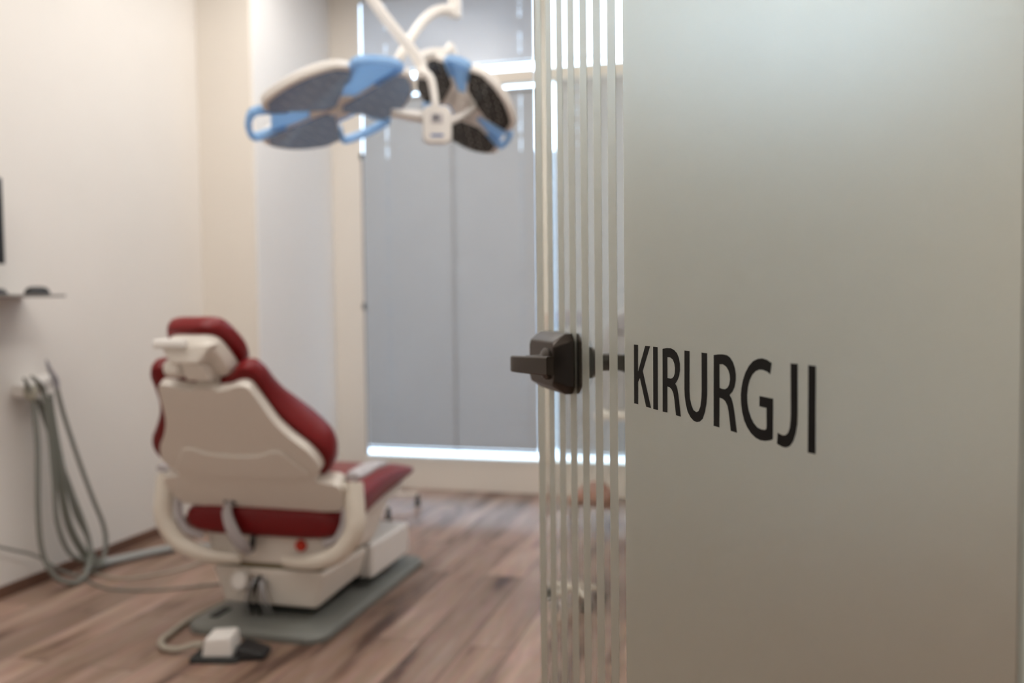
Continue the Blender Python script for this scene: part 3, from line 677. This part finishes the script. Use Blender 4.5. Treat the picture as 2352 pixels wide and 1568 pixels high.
ms = obj('computer_mouse', b, 'black'); tag(ms, 'black computer mouse on the end of the wall shelf', 'mouse')
b = NB(); hexa(b, [(-2.97, 2.50, 1.238), (-2.82, 2.50, 1.238), (-2.82, 2.915, 1.238), (-2.97, 2.915, 1.238), (-2.965, 2.505, 1.262), (-2.825, 2.505, 1.252), (-2.825, 2.91, 1.252), (-2.965, 2.91, 1.262)])
kb = obj('keyboard', b, 'black', bevel=.004); tag(kb, 'black keyboard on the wall shelf at the photo edge', 'keyboard')
b = NB()
for i in range(4):
    for j in range(14):
        x = -2.955+i*.033; y = 2.525+j*.0275; box(b, x, x+.026, y, y+.022, 1.254, 1.266-.002*i)
obj('keys', b, mat('key_black', (.02, .02, .022), .5), kb)

# handpiece holder on the wall, hand instruments and hoses
hol = thing('handpiece_holder', 'pale wall bracket holding three dental handpieces on the left wall', 'handpiece holder', (XL, 3.15, .85))
b = NB(); loft(b, [[(x, 3.095, z) for x, z in rrect(XL, XL+.07, .815, .865, .02)], [(x, 3.15, z) for x, z in rrect(XL, XL+.09, .82, .88, .02)], [(x, 3.25, z) for x, z in rrect(XL, XL+.07, .845, .90, .02)]]); obj('holder_body', b, 'white', hol, bevel=.004)
b = NB(); lathe(b, [(.020, 0), (.026, .01), (.026, .05), (.020, .06)], (-2.915, 3.105, .805), (0, 0, 1), 20); obj('cup', b, mat('yellowed_plastic', (.36, .34, .27), .5), hol)
hpd = (('handpiece', [(-2.895, 3.175, .965), (-2.90, 3.20, .92), (-2.905, 3.235, .875), (-2.905, 3.24, .84)], [.004, .009, .012, .010]),
       ('handpiece', [(-2.89, 3.085, .905), (-2.895, 3.115, .885), (-2.90, 3.155, .85), (-2.90, 3.165, .80)], [.005, .010, .012, .010]),
       ('handpiece', [(-2.89, 3.045, .90), (-2.90, 3.07, .88), (-2.905, 3.10, .82), (-2.905, 3.11, .78)], [.004, .009, .011, .009]))
for nm, p, r in hpd:
    b = NB(); tube(b, spline(p, 5), r, 10); obj(nm, b, 'greydev' if p[0][1] > 3.1 else 'hose', hol)
def hose(pts, r, label, m='hose'):
    b = NB(); tube(b, spline(pts, 8), r, 10); return tag(obj('handpiece_hose', b, m), label, 'hose', 'hoses hanging from the wall holder')
hose([(-2.905, 3.11, .78), (-2.90, 3.115, .60), (-2.895, 3.10, .35), (-2.89, 3.11, .17), (-2.86, 3.14, .06), (-2.83, 3.20, .016), (-2.83, 3.27, .016), (-2.85, 3.335, .07), (-2.87, 3.355, .17), (-2.90, 3.30, .38), (-2.92, 3.22, .62), (-2.95, 3.18, .80)], .0105, 'leftmost grey hose, hanging lowest in a wide loop to the floor')
hose([(-2.90, 3.165, .80), (-2.90, 3.185, .65), (-2.895, 3.195, .45), (-2.89, 3.20, .27), (-2.88, 3.25, .13), (-2.87, 3.33, .07), (-2.865, 3.39, .03), (-2.87, 3.42, .018)], .0105, 'grey hose hanging second from the left under the holder')
hose([(-2.91, 3.19, .81), (-2.91, 3.215, .66), (-2.90, 3.235, .45), (-2.895, 3.27, .25), (-2.88, 3.34, .10), (-2.875, 3.41, .04), (-2.88, 3.46, .02)], .016, 'thickest dark hose in the middle of the hanging bundle', mat('dark_hose', (.16, .165, .14), .5))
hose([(-2.92, 3.22, .82), (-2.92, 3.235, .70), (-2.91, 3.265, .50), (-2.90, 3.31, .30), (-2.89, 3.365, .18), (-2.885, 3.40, .08), (-2.885, 3.45, .022)], .009, 'thin grey hose just right of the thick one')
hose([(-2.905, 3.24, .84), (-2.905, 3.275, .72), (-2.90, 3.345, .52), (-2.895, 3.42, .33), (-2.89, 3.475, .20), (-2.885, 3.485, .11), (-2.88, 3.46, .05), (-2.86, 3.42, .018)], .0095, 'rightmost grey hose, curving down apart from the bundle')
b = NB(); tube(b, spline([(-2.89, 3.36, .022), (-2.885, 3.46, .022), (-2.84, 3.56, .021), (-2.78, 3.68, .021), (-2.70, 3.78, .021), (-2.55, 3.80, .021), (-2.25, 3.62, .021), (-2.04, 3.50, .045)], 8), .019, 12)
tag(obj('floor_conduit', b, mat('conduit_grey', (.34, .35, .34), .5)), 'thick grey conduit lying along the wall towards the chair', 'conduit')
b = NB(); tube(b, spline([(-2.88, 3.38, .006), (-2.72, 3.33, .005), (-2.62, 3.36, .005), (-2.52, 3.50, .005), (-2.48, 3.66, .005), (-2.40, 3.74, .005)], 8), .0045, 8)
tag(obj('floor_cable', b, 'hose_l'), 'thin cable curving over the floor in front of the conduit', 'cable')
b = NB(); tube(b, spline([(-2.86, 3.30, .006), (-2.66, 3.20, .005), (-2.45, 3.22, .005), (-2.25, 3.34, .005), (-2.08, 3.44, .006)], 8), .0045, 8)
tag(obj('floor_cable', b, 'hose'), 'thin cable on the floor running to the chair base', 'cable')
b = NB(); tube(b, spline([(-2.985, 2.60, .42), (-2.975, 2.85, .28), (-2.965, 3.02, .20), (-2.95, 3.14, .14), (-2.90, 3.22, .06), (-2.84, 3.28, .012)], 8), .0055, 8)
tag(obj('hanging_cable', b, 'hose'), 'thin grey cable sloping down the left wall from the photo edge', 'cable')

# ------------------------------------------------------------------ right side, behind the glass door
# low saddle stool
stl = thing('saddle_stool', 'low saddle stool with a pale column, seen through the clear stripes', 'stool', (-.71, 3.50, 0))
sc_ = Vector((-.705, 3.47, 0))
for k in range(5):
    a = math.radians(20+72*k); e = sc_+Vector((math.cos(a), math.sin(a), 0))*.105
    b = NB(); tube(b, [sc_+Vector((0, 0, .075)), e+Vector((0, 0, .058))], [.016, .010], 10); obj('leg', b, 'cream_arm', stl)
    b = NB(); lathe(b, [(.014, -.011), (.023, -.009), (.023, .009), (.014, .011)], (e.x, e.y, .023), (math.sin(a), math.cos(a), 0), 16); obj('caster', b, 'rubber', stl)
b = NB(); tube(b, [sc_+Vector((0, 0, .06)), sc_+Vector((0, 0, .40))], .016, 14); obj('column', b, 'lilac', stl)
b = NB(); loft(b, [[sc_+Vector((.075+.09*s*math.cos(t), .13*s*math.sin(t), .40+h-.02*math.cos(2*t)*s)) for t in [2*math.pi*k/24 for k in range(24)]] for s, h in ((.7, 0), (.95, .012), (1, .03), (.9, .05), (.5, .058))]); obj('seat', b, 'brownseat', stl)
# instrument trolley
tr = thing('instrument_trolley', 'instrument trolley with a pale worktop behind the frosted door', 'trolley', (-.25, 3.7, 0))
b = NB(); loft(b, [[(x, y, .735) for x, y in rrect(-.615, .18, 3.42, 3.90, .03)], [(x, y, .757) for x, y in rrect(-.615, .18, 3.42, 3.90, .03)]]); obj('worktop', b, 'trim_paint', tr, bevel=.004)
b = NB(); box(b, -.33, .14, 3.46, 3.86, .34, .735); cabn = obj('cabinet_body', b, mat('taupe_laminate', (.36, .31, .26), .5), tr, bevel=.006)
for z0, z1 in ((.36, .52), (.53, .72)):
    b = NB(); box(b, -.32, .13, 3.446, 3.462, z0, z1); dr = obj('drawer', b, mat('taupe_front', (.42, .36, .29), .45), tr, bevel=.004)
    b = NB(); tube(b, [(-.17, 3.43, z1-.04), (-.02, 3.43, z1-.04)], .006, 8); obj('handle', b, 'chrome', dr)
b = NB(); box(b, -.352, -.3305, 3.50, 3.60, .36, .42); obj('label_sticker', b, 'yellow', tr, bevel=.002)
for x, y in ((-.32, 3.48), (.13, 3.48), (-.32, 3.84), (.13, 3.84)):
    b = NB(); tube(b, [(x, y, .345), (x-.03 if x < 0 else x+.03, y, .07)], [.018, .012], 12); obj('leg', b, 'white', tr)
    b = NB(); lathe(b, [(.022, -.014), (.034, -.012), (.034, .012), (.022, .014)], (x-.03 if x < 0 else x+.03, y, .034), (.3, 1, 0), 16); obj('caster', b, 'rubber', tr)
# grey rounded device on the trolley
dv = thing('tabletop_device', 'grey rounded device standing on the trolley behind the glass door', 'device', (-.3, 3.65, .757))
o9 = [(-.60, .757), (.02, .757), (.02, 1.12), (-.03, 1.165), (-.28, 1.178), (-.46, 1.172), (-.545, 1.14), (-.585, 1.08), (-.60, 1.0)]
b = NB(); prism(b, [(x, 3.52, z) for x, z in o9], (0, .26, 0)); cas = obj('case', b, mat('device_grey', (.42, .42, .44), .45), dv, bevel=.02, seg=4)
b = NB(); prism(b, [(x, 3.508, z) for x, z in [(-.56, 1.07), (.0, 1.09), (-.02, 1.14), (-.28, 1.158), (-.45, 1.152), (-.53, 1.12)]], (0, .014, 0)); obj('top_band', b, 'greydev', dv)
